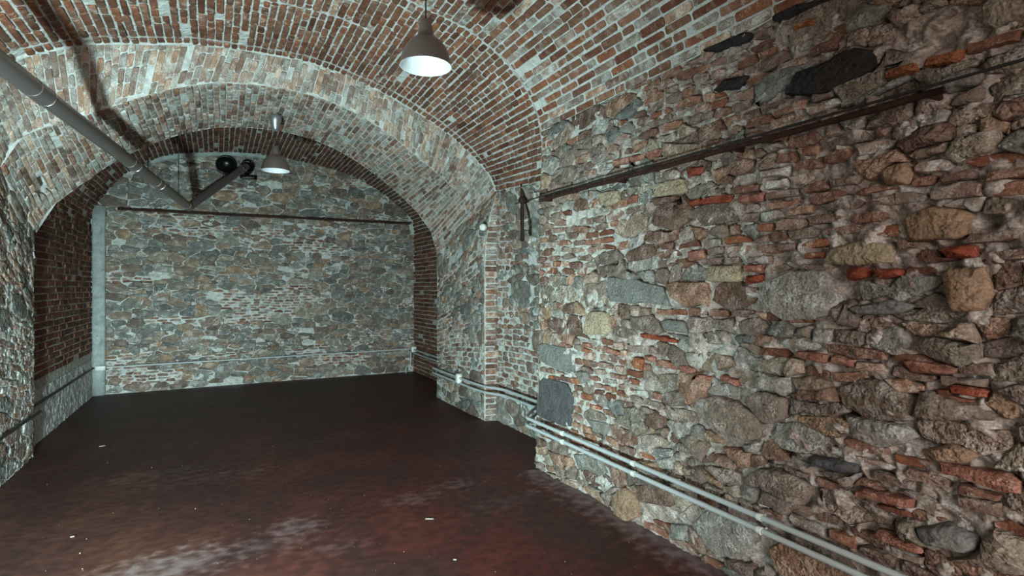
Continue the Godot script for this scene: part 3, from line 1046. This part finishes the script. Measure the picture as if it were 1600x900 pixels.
func landmarks(s: Patch) -> Array:
	var out := []
	var L := [
		[0, M.slate, 0.4, [841, 588, 896, 603, 896, 670, 840, 650]], [0, M.grey_stone, 0.6, [842, 534, 900, 546, 897, 586, 847, 567]],
		[0, M.grey_stone, 0.6, [945, 435, 1000, 436, 1040, 445, 1057, 483, 1000, 476, 948, 470]], [0, M.ochre, 0.9, [920, 485, 950, 487, 957, 522, 910, 520]],
		[0, M.grey_stone, 0.8, [1032, 502, 1050, 496, 1072, 499, 1079, 522, 1042, 517]], [1, M.red, 0.9, [1004, 520, 1031, 523, 1031, 532, 1004, 527]],
		[1, M.red, 1.1, [1032, 523, 1059, 529, 1059, 537, 1032, 532]], [1, M.rose, 0.8, [909, 534, 924, 537, 924, 545, 909, 541]],
		[1, M.rose, 0.8, [951, 542, 972, 547, 972, 556, 951, 551]], [1, M.rose, 0.8, [1011, 554, 1026, 557, 1026, 565, 1011, 562]],
		[1, M.rose, 0.8, [1028, 560, 1061, 567, 1061, 577, 1028, 570]], [1, M.rose, 0.8, [1063, 569, 1086, 575, 1086, 587, 1063, 580]],
		[1, M.rose, 0.8, [1090, 582, 1116, 588, 1116, 597, 1090, 591]], [1, M.rose, 0.9, [1126, 585, 1156, 592, 1156, 603, 1126, 595]],
		[0, M.orange, 1.0, [993, 557, 1009, 560, 1007, 580, 991, 574]], [0, M.black_stone, 0.9, [1222, 152, 1240, 117, 1300, 86, 1337, 72, 1388, 74, 1372, 105, 1295, 142]],
		[0, M.black_stone, 0.9, [1200, 15, 1247, -2, 1295, -6, 1250, 18, 1210, 34]], [0, M.black_stone, 0.8, [1097, 77, 1135, 58, 1172, 48, 1172, 60, 1117, 83]],
		[0, M.black_stone, 0.8, [1110, 140, 1132, 122, 1167, 117, 1160, 132, 1117, 143]], [1, M.orange, 1.0, [1380, 112, 1442, 92, 1442, 113, 1382, 126]],
		[1, M.orange, 0.8, [1445, 92, 1510, 74, 1508, 94, 1445, 111]], [1, M.orange, 0.9, [1232, 40, 1270, 22, 1270, 34, 1235, 49]],
		[0, M.tan, 1.2, [1378, 270, 1395, 256, 1425, 254, 1432, 270, 1420, 289, 1385, 288]], [0, M.tan, 1.0, [1412, 338, 1460, 322, 1520, 330, 1512, 374, 1420, 378]],
		[1, M.red, 1.6, [1472, 385, 1532, 381, 1535, 402, 1478, 405]], [1, M.red, 1.5, [1322, 419, 1357, 418, 1357, 435, 1326, 436]],
		[1, M.red, 1.4, [1370, 419, 1412, 417, 1412, 432, 1372, 434]], [0, M.ochre, 1.0, [1288, 385, 1340, 378, 1398, 380, 1407, 410, 1350, 416, 1290, 414]],
		[0, M.tan, 1.3, [1480, 420, 1545, 412, 1556, 450, 1552, 487, 1490, 487]], [1, M.rose, 1.0, [1247, 545, 1300, 552, 1300, 567, 1247, 558]],
		[1, M.rose, 0.9, [1303, 553, 1340, 559, 1340, 574, 1303, 567]], [1, M.rose, 1.2, [1420, 562, 1500, 572, 1498, 587, 1420, 575]],
		[1, M.red, 1.0, [1490, 598, 1547, 606, 1545, 623, 1490, 614]], [0, M.slate, 0.9, [1268, 710, 1320, 714, 1350, 726, 1340, 740, 1275, 726]],
		[1, M.rose, 1.3, [1345, 757, 1436, 777, 1434, 794, 1345, 772]], [1, M.rose, 1.0, [1475, 718, 1600, 740, 1600, 768, 1475, 738]],
		[1, M.rose, 1.2, [1375, 822, 1450, 850, 1447, 866, 1375, 836]], [0, M.grey_stone, 1.2, [1437, 815, 1490, 816, 1540, 833, 1543, 852, 1515, 862, 1450, 842]],
		[0, M.tan, 1.3, [962, 772, 985, 756, 1003, 768, 1015, 805, 990, 816, 968, 806]], [1, M.red, 0.9, [1044, 316, 1071, 312, 1071, 322, 1044, 326]],
		[1, M.red, 0.9, [1076, 312, 1095, 309, 1095, 320, 1076, 323]], [1, M.red, 1.0, [1097, 309, 1146, 303, 1146, 316, 1097, 321]],
		[1, M.rose, 0.9, [1155, 304, 1195, 298, 1195, 313, 1155, 318]], [1, M.red, 0.9, [1073, 264, 1097, 258, 1097, 270, 1073, 275]],
		[0, M.ochre, 0.8, [932, 302, 965, 294, 967, 314, 944, 322]], [0, M.ochre, 0.7, [1018, 286, 1070, 278, 1070, 301, 1020, 310]],
		[1, M.rose, 0.9, [957, 250, 980, 244, 980, 255, 957, 260]], [1, M.rose, 0.9, [983, 243, 1006, 238, 1006, 249, 983, 254]],
		[1, M.rose, 0.9, [1009, 238, 1033, 232, 1033, 243, 1009, 248]], [0, M.ochre, 0.9, [1105, 418, 1160, 412, 1163, 440, 1108, 441]],
		[1, M.rose, 1.0, [1078, 392, 1104, 390, 1106, 406, 1079, 408]], [1, M.rose, 1.0, [1165, 413, 1193, 412, 1193, 425, 1166, 426]],
		[1, M.red, 0.9, [1167, 430, 1195, 428, 1195, 441, 1168, 443]], [0, M.grey_stone, 0.8, [1325, 478, 1390, 468, 1440, 474, 1420, 490, 1340, 492]],
		[0, M.tan, 1.0, [1450, 700, 1500, 690, 1540, 705, 1520, 722, 1465, 720]]]
	for l in L:
		var poly := PackedVector2Array()
		var c := Vector2.ZERO
		for k in range(0, l[3].size(), 2):
			var y: float = H + (449.5 - l[3][k + 1]) / 450.0
			var p := on_side(l[3][k], l[3][k + 1], 1.585)
			var q := Vector2(-p.z + 1.1 * H, p.y / (1.88 * H) * s.lb)
			poly.append(q)
			c += q
		c /= poly.size()
		if Geometry2D.is_polygon_clockwise(poly):
			poly.reverse()
		var zone := Geometry2D.offset_polygon(poly, 0.005)
		out.append({"kind": l[0], "m": l[1], "lift": l[2], "poly": poly, "zone": zone[0], "centre": c, "hit": true})
	return out


func entrance() -> void:
	# the wall behind the viewer with an open doorway to the daylight
	var m := ArrayMesh.new()
	var st := SurfaceTool.new()
	st.begin(Mesh.PRIMITIVE_TRIANGLES)
	for b in [[-2.2, -1.0, 0.0, 4.2], [1.6, 3.4, 0.0, 4.2], [-1.0, 1.6, 2.7, 4.2]]:
		var box := BoxMesh.new()
		box.size = Vector3(b[1] - b[0], b[3] - b[2], 0.3)
		st.append_from(box, 0, Transform3D(Basis(), Vector3((b[0] + b[1]) / 2, (b[2] + b[3]) / 2, 1.75)))
	st.commit(m)
	var o := mesh_node("wall_front", m, M.mortar_rough, self)
	tag(o, "entrance wall behind the viewer with an open doorway", "wall", "", "structure")


func floor_slab() -> void:
	var x0 := -1.9
	var x1 := 3.5
	var z0 := 2.0
	var z1 := -10.1
	var side_x := 768
	var side_y := 1536
	var n1 := FastNoiseLite.new()
	n1.frequency = 0.9
	n1.fractal_octaves = 5
	n1.seed = 71
	var n2 := FastNoiseLite.new()
	n2.frequency = 9.0
	n2.fractal_octaves = 4
	n2.seed = 72
	# pale dust lying where feet and falling lime left it: [picture point, radius across, radius along, strength]
	var spots := []
	for d in [[290, 880, 0.30, 0.14, 0.8], [460, 825, 0.16, 0.10, 0.7], [410, 850, 0.2, 0.1, 0.5], [650, 778, 0.14, 0.08, 0.45], [715, 757, 0.16, 0.09, 0.5], [832, 768, 0.05, 0.04, 0.9], [790, 785, 0.2, 0.1, 0.25], [525, 855, 0.12, 0.06, 0.35], [330, 745, 0.3, 0.12, 0.3], [265, 738, 0.3, 0.1, 0.25], [700, 630, 0.25, 0.2, 0.3], [490, 690, 0.4, 0.2, 0.12], [760, 660, 0.2, 0.14, 0.4]]:
		var p := on_floor(d[0], d[1])
		spots.append([p.x, p.z, d[2], d[3], d[4]])
	var out := PackedByteArray()
	out.resize(side_x * side_y * 3)
	var grime := Color(0.235, 0.15, 0.132)
	var red := Color(0.33, 0.145, 0.125)
	var rust := Color(0.31, 0.195, 0.155)
	var pale := Color(0.47, 0.44, 0.44)
	for j in side_y:
		var z := lerpf(z0, z1, (j + 0.5) / side_y)
		for i in side_x:
			var x := lerpf(x0, x1, (i + 0.5) / side_x)
			var a := n1.get_noise_2d(x * 1.6 + z * 0.4, z)
			var f := n2.get_noise_2d(x, z * 1.3)
			var worn := clampf(0.45 + a * 1.1 - (-z - 3.0) * 0.10 + f * 0.25, 0, 1)
			var c := grime.lerp(red.lerp(rust, clampf(0.5 - x * 0.45 + a, 0, 1)), worn)
			var dust := 0.0
			for s in spots:
				var dx: float = (x - s[0]) / s[2]
				var dz: float = (z - s[1]) / s[3]
				var r := dx * dx + dz * dz
				if r < 4.0:
					dust = maxf(dust, 0.7 * s[4] * clampf(1.0 - sqrt(r) * 0.6 + f * 0.9 + a * 0.5, 0, 1))
			# a pale border of lime fallen from the right wall
			var edge := 2.43 - x
			if z > -4.0 and edge < 0.45:
				dust = maxf(dust, clampf(0.85 - edge * 3.2 + f * 0.5, 0, 0.75))
			if z < -9.3:
				dust = maxf(dust, clampf(0.5 - (z + 9.75) * 2.0 + f * 0.4, 0, 0.4))
			c = c.lerp(pale, dust)
			var l := 1.0 + f * 0.22
			var k := (j * side_x + i) * 3
			out[k] = clampi(int(c.r * l * 255), 0, 255)
			out[k + 1] = clampi(int(c.g * l * 255), 0, 255)
			out[k + 2] = clampi(int(c.b * l * 255), 0, 255)
	var m := StandardMaterial3D.new()
	m.resource_name = "red_floor_paint"
	m.albedo_texture = ImageTexture.create_from_image(Image.create_from_data(side_x, side_y, false, Image.FORMAT_RGB8, out))
	m.roughness = 0.55
	m.metallic_specular = 0.3
	var v := PackedVector3Array()
	var nn := PackedVector3Array()
	var uv := PackedVector2Array()
	var idx := PackedInt32Array()
	var na := 90
	var nb := 200
	for i in na + 1:
		for j in nb + 1:
			var x := lerpf(x0, x1, i / float(na))
			var z := lerpf(z0, z1, j / float(nb))
			v.append(Vector3(x, 0.006 * n1.get_noise_2d(x * 1.5, z * 1.5), z))
			uv.append(Vector2(i / float(na), j / float(nb)))
	nn.resize(v.size())
	for i in na + 1:
		for j in nb + 1:
			var u := v[mini(i + 1, na) * (nb + 1) + j] - v[maxi(i - 1, 0) * (nb + 1) + j]
			var w := v[i * (nb + 1) + mini(j + 1, nb)] - v[i * (nb + 1) + maxi(j - 1, 0)]
			nn[i * (nb + 1) + j] = u.cross(w).normalized()
	for i in na:
		for j in nb:
			var k := i * (nb + 1) + j
			quad(idx, k, k + nb + 1, k + nb + 2, k + 1, true)
	var am := array_mesh(v, nn, idx, m, null, uv)
	var st := SurfaceTool.new()
	st.begin(Mesh.PRIMITIVE_TRIANGLES)
	var box := BoxMesh.new()
	box.size = Vector3(x1 - x0, 0.2, z0 - z1)
	st.append_from(box, 0, Transform3D(Basis(), Vector3((x0 + x1) / 2, -0.12, (z0 + z1) / 2)))
	st.set_material(M.mortar_brown)
	st.commit(am)
	var o := mesh_node("floor", am, null, self)
	tag(o, "dusty dark red painted concrete floor", "floor", "", "structure")


func strip(path: PackedVector3Array, r: float) -> ArrayMesh:
	for i in path.size():
		path[i] += Vector3(noise_fine.get_noise_3dv(path[i]), noise_fine.get_noise_3dv(path[i] + Vector3(5, 0, 0)), 0) * 0.012
	return tube(path, r, 7)


func trims() -> void:
	# smooth plaster pilaster in the left corner of the back wall
	var o := mesh_node("trim_1", rounded_box(Vector3(0.15, 2.74, 0.12), 0.02), M.plaster, self, plan(-0.985, 0, 6.29) + Vector3(0, 1.37 - H, 0))
	tag(o, "smooth grey plaster strip in the left corner of the back wall", "pilaster", "", "structure")


func work_light(at: Vector3, height: float, energy: float) -> void:
	var o := thing("flood_light", at)
	tag(o, "white flood light on a low stand left of the viewer, outside the view", "lamp")
	var b := mesh_node("housing", rounded_box(Vector3(0.42, 0.34, 0.08), 0.02), plain("lamp_black", Color(0.05, 0.05, 0.05)), o, Vector3(0, height, 0.06))
	var glow := plain("lamp_panel", Color(0.9, 0.95, 0.95))
	glow.emission_enabled = true
	glow.emission = Color(0.85, 1.0, 0.98)
	glow.emission_energy_multiplier = 1.0
	mesh_node("diffuser", rounded_box(Vector3(0.38, 0.30, 0.01), 0.004), glow, o, Vector3(0, height, 0.014))
	mesh_node("pole", tube(PackedVector3Array([Vector3(0, 0.02, 0.06), Vector3(0, height - 0.16, 0.06)]), 0.016), plain("lamp_steel", Color(0.2, 0.2, 0.2), 0.4, 0.7), o)
	mesh_node("base", rounded_box(Vector3(0.34, 0.03, 0.28), 0.01), plain("lamp_base", Color(0.06, 0.06, 0.06)), o, Vector3(0, 0.015, 0.06))
	var l := SpotLight3D.new()
	l.name = "flood_light_glow"
	l.position = at + Vector3(0, height, 0.0)
	l.light_color = Color(0.83, 0.975, 1.0)
	l.light_energy = energy
	l.light_size = 0.12
	l.spot_range = 30.0
	l.spot_attenuation = 2.0
	l.spot_angle = 75.0
	l.spot_angle_attenuation = 1.0
	l.shadow_enabled = true
	add_child(l)
	l.look_at_from_position(l.position, Vector3(1.6, 1.7, -9.8))


func pendant(at: Vector3, top: float, label: String) -> void:
	var o := thing("pendant_lamp", at)
	tag(o, label, "lamp")
	var outer := [Vector2(0.143, 0.0), Vector2(0.141, 0.012), Vector2(0.137, 0.04), Vector2(0.127, 0.072), Vector2(0.112, 0.104), Vector2(0.092, 0.132), Vector2(0.068, 0.152), Vector2(0.052, 0.160), Vector2(0.046, 0.166), Vector2(0.043, 0.19), Vector2(0.036, 0.225), Vector2(0.028, 0.255), Vector2(0.018, 0.264), Vector2(0.004, 0.266)]
	mesh_node("lamp_shade", lathe(outer, 48), M.shade, o)
	var inner := [Vector2(0.004, 0.158), Vector2(0.05, 0.156), Vector2(0.066, 0.149), Vector2(0.089, 0.130), Vector2(0.109, 0.102), Vector2(0.124, 0.071), Vector2(0.134, 0.04), Vector2(0.139, 0.004), Vector2(0.1405, 0.0), Vector2(0.143, 0.0)]
	var white := mesh_node("shade_lining", lathe(inner, 48), M.enamel, o)
	white.set_meta("label", "white enamelled inside of the shade")
	mesh_node("bulb_socket", lathe([Vector2(0.0, 0.16), Vector2(0.022, 0.158), Vector2(0.022, 0.11), Vector2(0.016, 0.108), Vector2(0.0, 0.108)], 16), M.white_plastic, o)
	mesh_node("bulb", lathe([Vector2(0.012, 0.112), Vector2(0.016, 0.10), Vector2(0.027, 0.078), Vector2(0.03, 0.06), Vector2(0.026, 0.042), Vector2(0.015, 0.032), Vector2(0.001, 0.03)], 20), M.glass, o)
	mesh_node("cord", tube(PackedVector3Array([Vector3(0, 0.262, 0), Vector3(0, top - at.y - 0.06, 0)]), 0.0045, 8), M.cable, o)
	mesh_node("canopy", lathe([Vector2(0.004, top - at.y - 0.13), Vector2(0.02, top - at.y - 0.128), Vector2(0.034, top - at.y - 0.10), Vector2(0.058, top - at.y - 0.02), Vector2(0.062, top - at.y), Vector2(0.062, top - at.y + 0.05), Vector2(0.002, top - at.y + 0.05)], 28), M.chrome, o)


func ducts() -> void:
	var a := plan(-0.78, 0.73, 1.0)
	var elbow := plan(-0.238, 0.73, 5.68)
	var o := thing("ventilation_duct", a)
	tag(o, "round grey metal duct along the left vault, bent up to the back wall", "duct")
	mesh_node("duct_pipe", tube(soft([Vector3.ZERO, elbow - a + (a - elbow).normalized() * 0.02, elbow - a], 0.03), 0.054, 24), M.zinc, o)
	for f in [0.345, 0.61, 0.745, 0.985]:
		var p: Vector3 = (elbow - a) * f
		var t := (elbow - a).normalized()
		mesh_node("sleeve", tube(PackedVector3Array([p - t * 0.09, p - t * 0.085, p + t * 0.085, p + t * 0.09]), 0.057, 24), M.zinc, o)
		mesh_node("clamp_band", tube(PackedVector3Array([p + t * 0.088, p + t * 0.105]), 0.0595, 24), M.bright, o)
	for f in [0.22, 0.69, 0.90]:
		var p: Vector3 = (elbow - a) * f + Vector3(0, 0.045, 0)
		mesh_node("hanger_rod", tube(PackedVector3Array([p, p + Vector3(0, 0.42 if f < 0.8 else 0.76, 0)]), 0.005, 6), M.cable, o)
	var up := Node3D.new()
	up.name = "riser"
	up.position = elbow - a
	o.add_child(up)
	var flue := plan(0.06, 1.245, 6.275)
	var way := plan(0.25, 1.25, 6.21) - elbow
	mesh_node("duct_pipe", tube(PackedVector3Array([Vector3.ZERO, way]), 0.055, 24), M.zinc, up)
	var ball := SphereMesh.new()
	ball.radius = 0.063
	ball.height = 0.126
	mesh_node("elbow_joint", ball, M.zinc, up)
	mesh_node("clamp_band", tube(PackedVector3Array([way * 0.9, way * 0.93]), 0.06, 24), M.bright, up)
	var fl := thing("flue_opening", flue)
	tag(fl, "shiny black flue collar high in the back wall under the arch", "flue")
	var ringm := lathe([Vector2(0.105, -0.05), Vector2(0.14, -0.05), Vector2(0.145, 0.1), Vector2(0.135, 0.12), Vector2(0.12, 0.1), Vector2(0.11, 0.0), Vector2(0.01, 0.0)], 32)
	var collar := mesh_node("collar", ringm, M.black, fl)
	collar.rotation.x = PI / 2
	var second := mesh_node("side_collar", lathe([Vector2(0.08, -0.03), Vector2(0.10, -0.03), Vector2(0.10, 0.12), Vector2(0.07, 0.12), Vector2(0.06, 0.03), Vector2(0.005, 0.03)], 28), M.black, fl, Vector3(0.30, 0.0, 0))
	second.rotation.x = PI / 2
	mesh_node("bracket", rounded_box(Vector3(0.24, 0.06, 0.05), 0.008), M.black, fl, Vector3(0.32, -0.15, 0.03))


func bar(called: String, path: Array, size: Vector2, label: String, category: String, group := "") -> Node3D:
	var a: Vector3 = path[0]
	var b: Vector3 = path[1]
	var o := thing(called, a)
	tag(o, label, category, group)
	var st := SurfaceTool.new()
	st.begin(Mesh.PRIMITIVE_TRIANGLES)
	var t := (b - a).normalized()
	var x := t.cross(Vector3.UP).normalized()
	if absf(t.y) > 0.9:
		x = Vector3(1, 0, 0)
	var y := x.cross(t).normalized()
	var steps := 24
	var rings := []
	for i in steps + 1:
		var c := (b - a) * (float(i) / steps)
		var wob := 1.0 + 0.22 * noise_mid.get_noise_3dv(a + c)
		c += y * 0.006 * noise_mid.get_noise_3dv((a + c) * 0.3)
		var ring := []
		for k in [[-1, -0.8], [-0.8, -1], [0.8, -1], [1, -0.8], [1, 0.8], [0.8, 1], [-0.8, 1], [-1, 0.8]]:
			ring.append(c + x * (k[0] * size.x / 2 * wob) + y * (k[1] * size.y / 2 * wob))
		rings.append(ring)
	for i in steps:
		for k in 8:
			tri4(st, [rings[i][k], rings[i + 1][k], rings[i + 1][(k + 1) % 8], rings[i][(k + 1) % 8]], false)
	for k in range(1, 7):
		for q in [rings[0][0], rings[0][k + 1], rings[0][k]]:
			st.add_vertex(q)
		for q in [rings[-1][0], rings[-1][k], rings[-1][k + 1]]:
			st.add_vertex(q)
	st.generate_normals()
	mesh_node("bar", st.commit(), M.iron, o)
	return o


func ironwork() -> void:
	var r0 := plan(1.525, 0.473, 2.51)
	var r1 := plan(1.525, 0.473, 0.655)
	var o := bar("iron_bar", [r0, r1], Vector2(0.022, 0.024), "long dark iron bar fixed along the right wall above head height", "iron bar")
	mesh_node("cable", tube(PackedVector3Array([Vector3(-0.02, 0.024, -0.4), Vector3(-0.024, 0.02, -1.6) * Vector3(1, 1, -1), r1 - r0 + Vector3(-0.022, 0.022, 0.25)]), 0.006, 6), M.cable, o)
	for f in [0.02, 0.34, 0.67, 0.985]:
		mesh_node("bracket", rounded_box(Vector3(0.09, 0.03, 0.02), 0.004), M.iron, o, (r1 - r0) * f + Vector3(0.05, 0, 0))
	var b0 := plan(-0.84, 0.745, 6.265)
	var b1 := plan(2.0, 0.765, 6.265)
	o = bar("iron_bar", [b0, b1], Vector2(0.03, 0.036), "thin dark iron bar running across the whole back wall", "iron bar")
	for f in [0.01, 0.33, 0.66, 0.99]:
		mesh_node("bracket", rounded_box(Vector3(0.03, 0.04, 0.10), 0.004), M.iron, o, (b1 - b0) * f + Vector3(0, 0, -0.03))
	var t0 := on_side(816, 263, 1.70)
	var t1 := on_side(816, 376, 1.70)
	o = bar("wall_anchor", [t1, t0], Vector2(0.022, 0.042), "upright iron wall anchor with a central knob in the recess", "wall anchor")
	var knob := mesh_node("knob", lathe([Vector2(0.0, -0.03), Vector2(0.03, -0.03), Vector2(0.038, 0.0), Vector2(0.03, 0.03), Vector2(0.0, 0.04)], 14), M.iron, o, (t0 - t1) * 0.56)
	knob.rotation.z = PI / 2
	mesh_node("stem", tube(PackedVector3Array([(t0 - t1) * 0.56, (t0 - t1) * 0.56 + Vector3(0.2, 0, 0)]), 0.014, 8), M.iron, o)


func pipe(called: String, pts: Array, r: float, mat: Material, label: String, clips: Array, group := "") -> Node3D:
	var a: Vector3 = pts[0]
	var o := thing(called, a)
	tag(o, label, "conduit", group)
	var local := []
	for p in pts:
		local.append(p - a)
	mesh_node("tube", tube(soft(local, 0.06), r, 12), mat, o)
	for c in clips:                      # [position, direction along the pipe, towards the wall]
		var p: Vector3 = c[0] - a
		mesh_node("pipe_clip", tube(PackedVector3Array([p - c[1] * 0.012, p + c[1] * 0.012]), r + 0.004, 12), M.white_plastic, o)
		mesh_node("clip_foot", tube(PackedVector3Array([p, p + c[2] * 0.05]), 0.007, 6), M.white_plastic, o)
	return o


func junction(at: Vector3, size: Vector3, label: String) -> void:
	var o := thing("junction_box", at)
	tag(o, label, "junction box")
	mesh_node("box", rounded_box(size, 0.008), M.white_plastic, o)
	mesh_node("lid", rounded_box(size * Vector3(0.86 if size.x > 0.06 else 1.25, 0.86, 0.86 if size.z > 0.06 else 1.25), 0.006), M.white_plastic, o)


func conduits() -> void:
	var zf := Vector3(0, 0, -1)
	for k in 2:
		var h := -0.729 if k == 0 else -0.771
		var clips := []
		for d in [0.55, 1.15, 1.75, 2.28]:
			clips.append([plan(1.515, h, d), zf, Vector3(1, 0, 0)])
		pipe("wall_conduit", [plan(1.515, h, -0.9), plan(1.515, h, 1.0), plan(1.52, h, 2.66), plan(1.60, h, 2.75), plan(1.795, h, 2.95), plan(1.80, h, 3.45), plan(1.73, h, 3.62), plan(1.715, h, 3.80), plan(1.715, h, 4.72), plan(1.78, h, 4.80), plan(2.02, h, 4.95), plan(2.03, h, 6.2)], 0.0145, M.pvc, ["upper of the two pale conduits running along the right wall", "lower of the two pale conduits running along the right wall"][k], clips)
	pipe("wall_conduit", [plan(2.02, -0.723, 6.262), plan(-0.93, -0.74, 6.262)], 0.011, M.pvc, "thin pale conduit running straight across the back wall", [[plan(1.2, -0.728, 6.262), Vector3(1, 0, 0), zf], [plan(0.2, -0.733, 6.262), Vector3(1, 0, 0), zf]])
	pipe("wall_conduit", [plan(2.0, -0.76, 6.24), plan(2.0, -0.90, 6.24), plan(1.94, -0.93, 6.24), plan(1.94, -1.0, 6.24)], 0.012, M.pvc, "short bent conduit dropping to the floor in the far right corner", [])
	pipe("wall_cable", [plan(-0.935, -0.733, 3.0), plan(-0.935, -0.733, 4.17)], 0.012, M.cable, "dark cable on the pale left pier", [])
	pipe("wall_cable", [plan(-1.02, -0.74, 4.25), plan(-1.02, -0.74, 6.24)], 0.013, M.cable, "dark cable along the brown brick wall at far left", [])
	junction(plan(1.715, -0.735, 4.10) + Vector3(0, 0, 0), Vector3(0.05, 0.12, 0.10), "small white junction box on the conduits of the right pier")
	junction(plan(2.03, -0.725, 6.23), Vector3(0.09, 0.10, 0.07), "small white junction box in the far right corner")
	junction(plan(-0.965, -0.74, 6.22), Vector3(0.12, 0.07, 0.05), "small white junction box on the grey plaster strip at left")
	var cap := thing("round_junction_cap", on_side(754.5, 354.5, 1.735))
	tag(cap, "round white junction cap high on the right pier", "junction cap")
	var dome := mesh_node("cap", lathe([Vector2(0.0, -0.06), Vector2(0.04, -0.06), Vector2(0.04, 0.01), Vector2(0.033, 0.02), Vector2(0.0, 0.023)], 24), M.white_plastic, cap)
	dome.basis = Basis(Quaternion(Vector3.UP, Vector3(-0.75, 0, 0.66).normalized()))


func litter() -> void:
	var st := SurfaceTool.new()
	st.begin(Mesh.PRIMITIVE_TRIANGLES)
	var count := 0
	while count < 90:
		var px := rng.randf_range(60, 1000)
		var py := rng.randf_range(640, 898)
		var p := on_floor(px, py)
		if p.x > 2.3 or p.x < -1.4:
			continue
		count += 1
		var m := SphereMesh.new()
		m.radius = 0.0015 + 0.003 * rng.randf() * rng.randf()
		m.height = m.radius * 1.4
		m.radial_segments = 6
		m.rings = 3
		st.append_from(m, 0, Transform3D(Basis.from_euler(Vector3(0, rng.randf() * 6, 0)).scaled(Vector3(1, 1, 1.5)), p + Vector3(0, 0.003, 0)))
	var o := mesh_node("crumbs", st.commit(), M.crumb, self)
	tag(o, "scattered pale crumbs of mortar on the red floor", "debris", "", "stuff")
	for c in [[160, 697, 0.05, 0.4, "white flake lying on the dark floor near the left pier"], [671, 811, 0.055, -0.5, "white stick-shaped chip on the middle of the floor"], [113, 839, 0.022, 0.3, "small white chip on the reddish floor at lower left"], [711, 875, 0.02, -0.4, "small pale chip near the bottom edge of the floor"]]:
		var chip := mesh_node("plaster_chip", rounded_box(Vector3(c[2], 0.006, 0.012), 0.0025), M.crumb, self, on_floor(c[0], c[1]) + Vector3(0, 0.004, 0))
		chip.rotation.y = c[3]
		tag(chip, c[4], "debris")
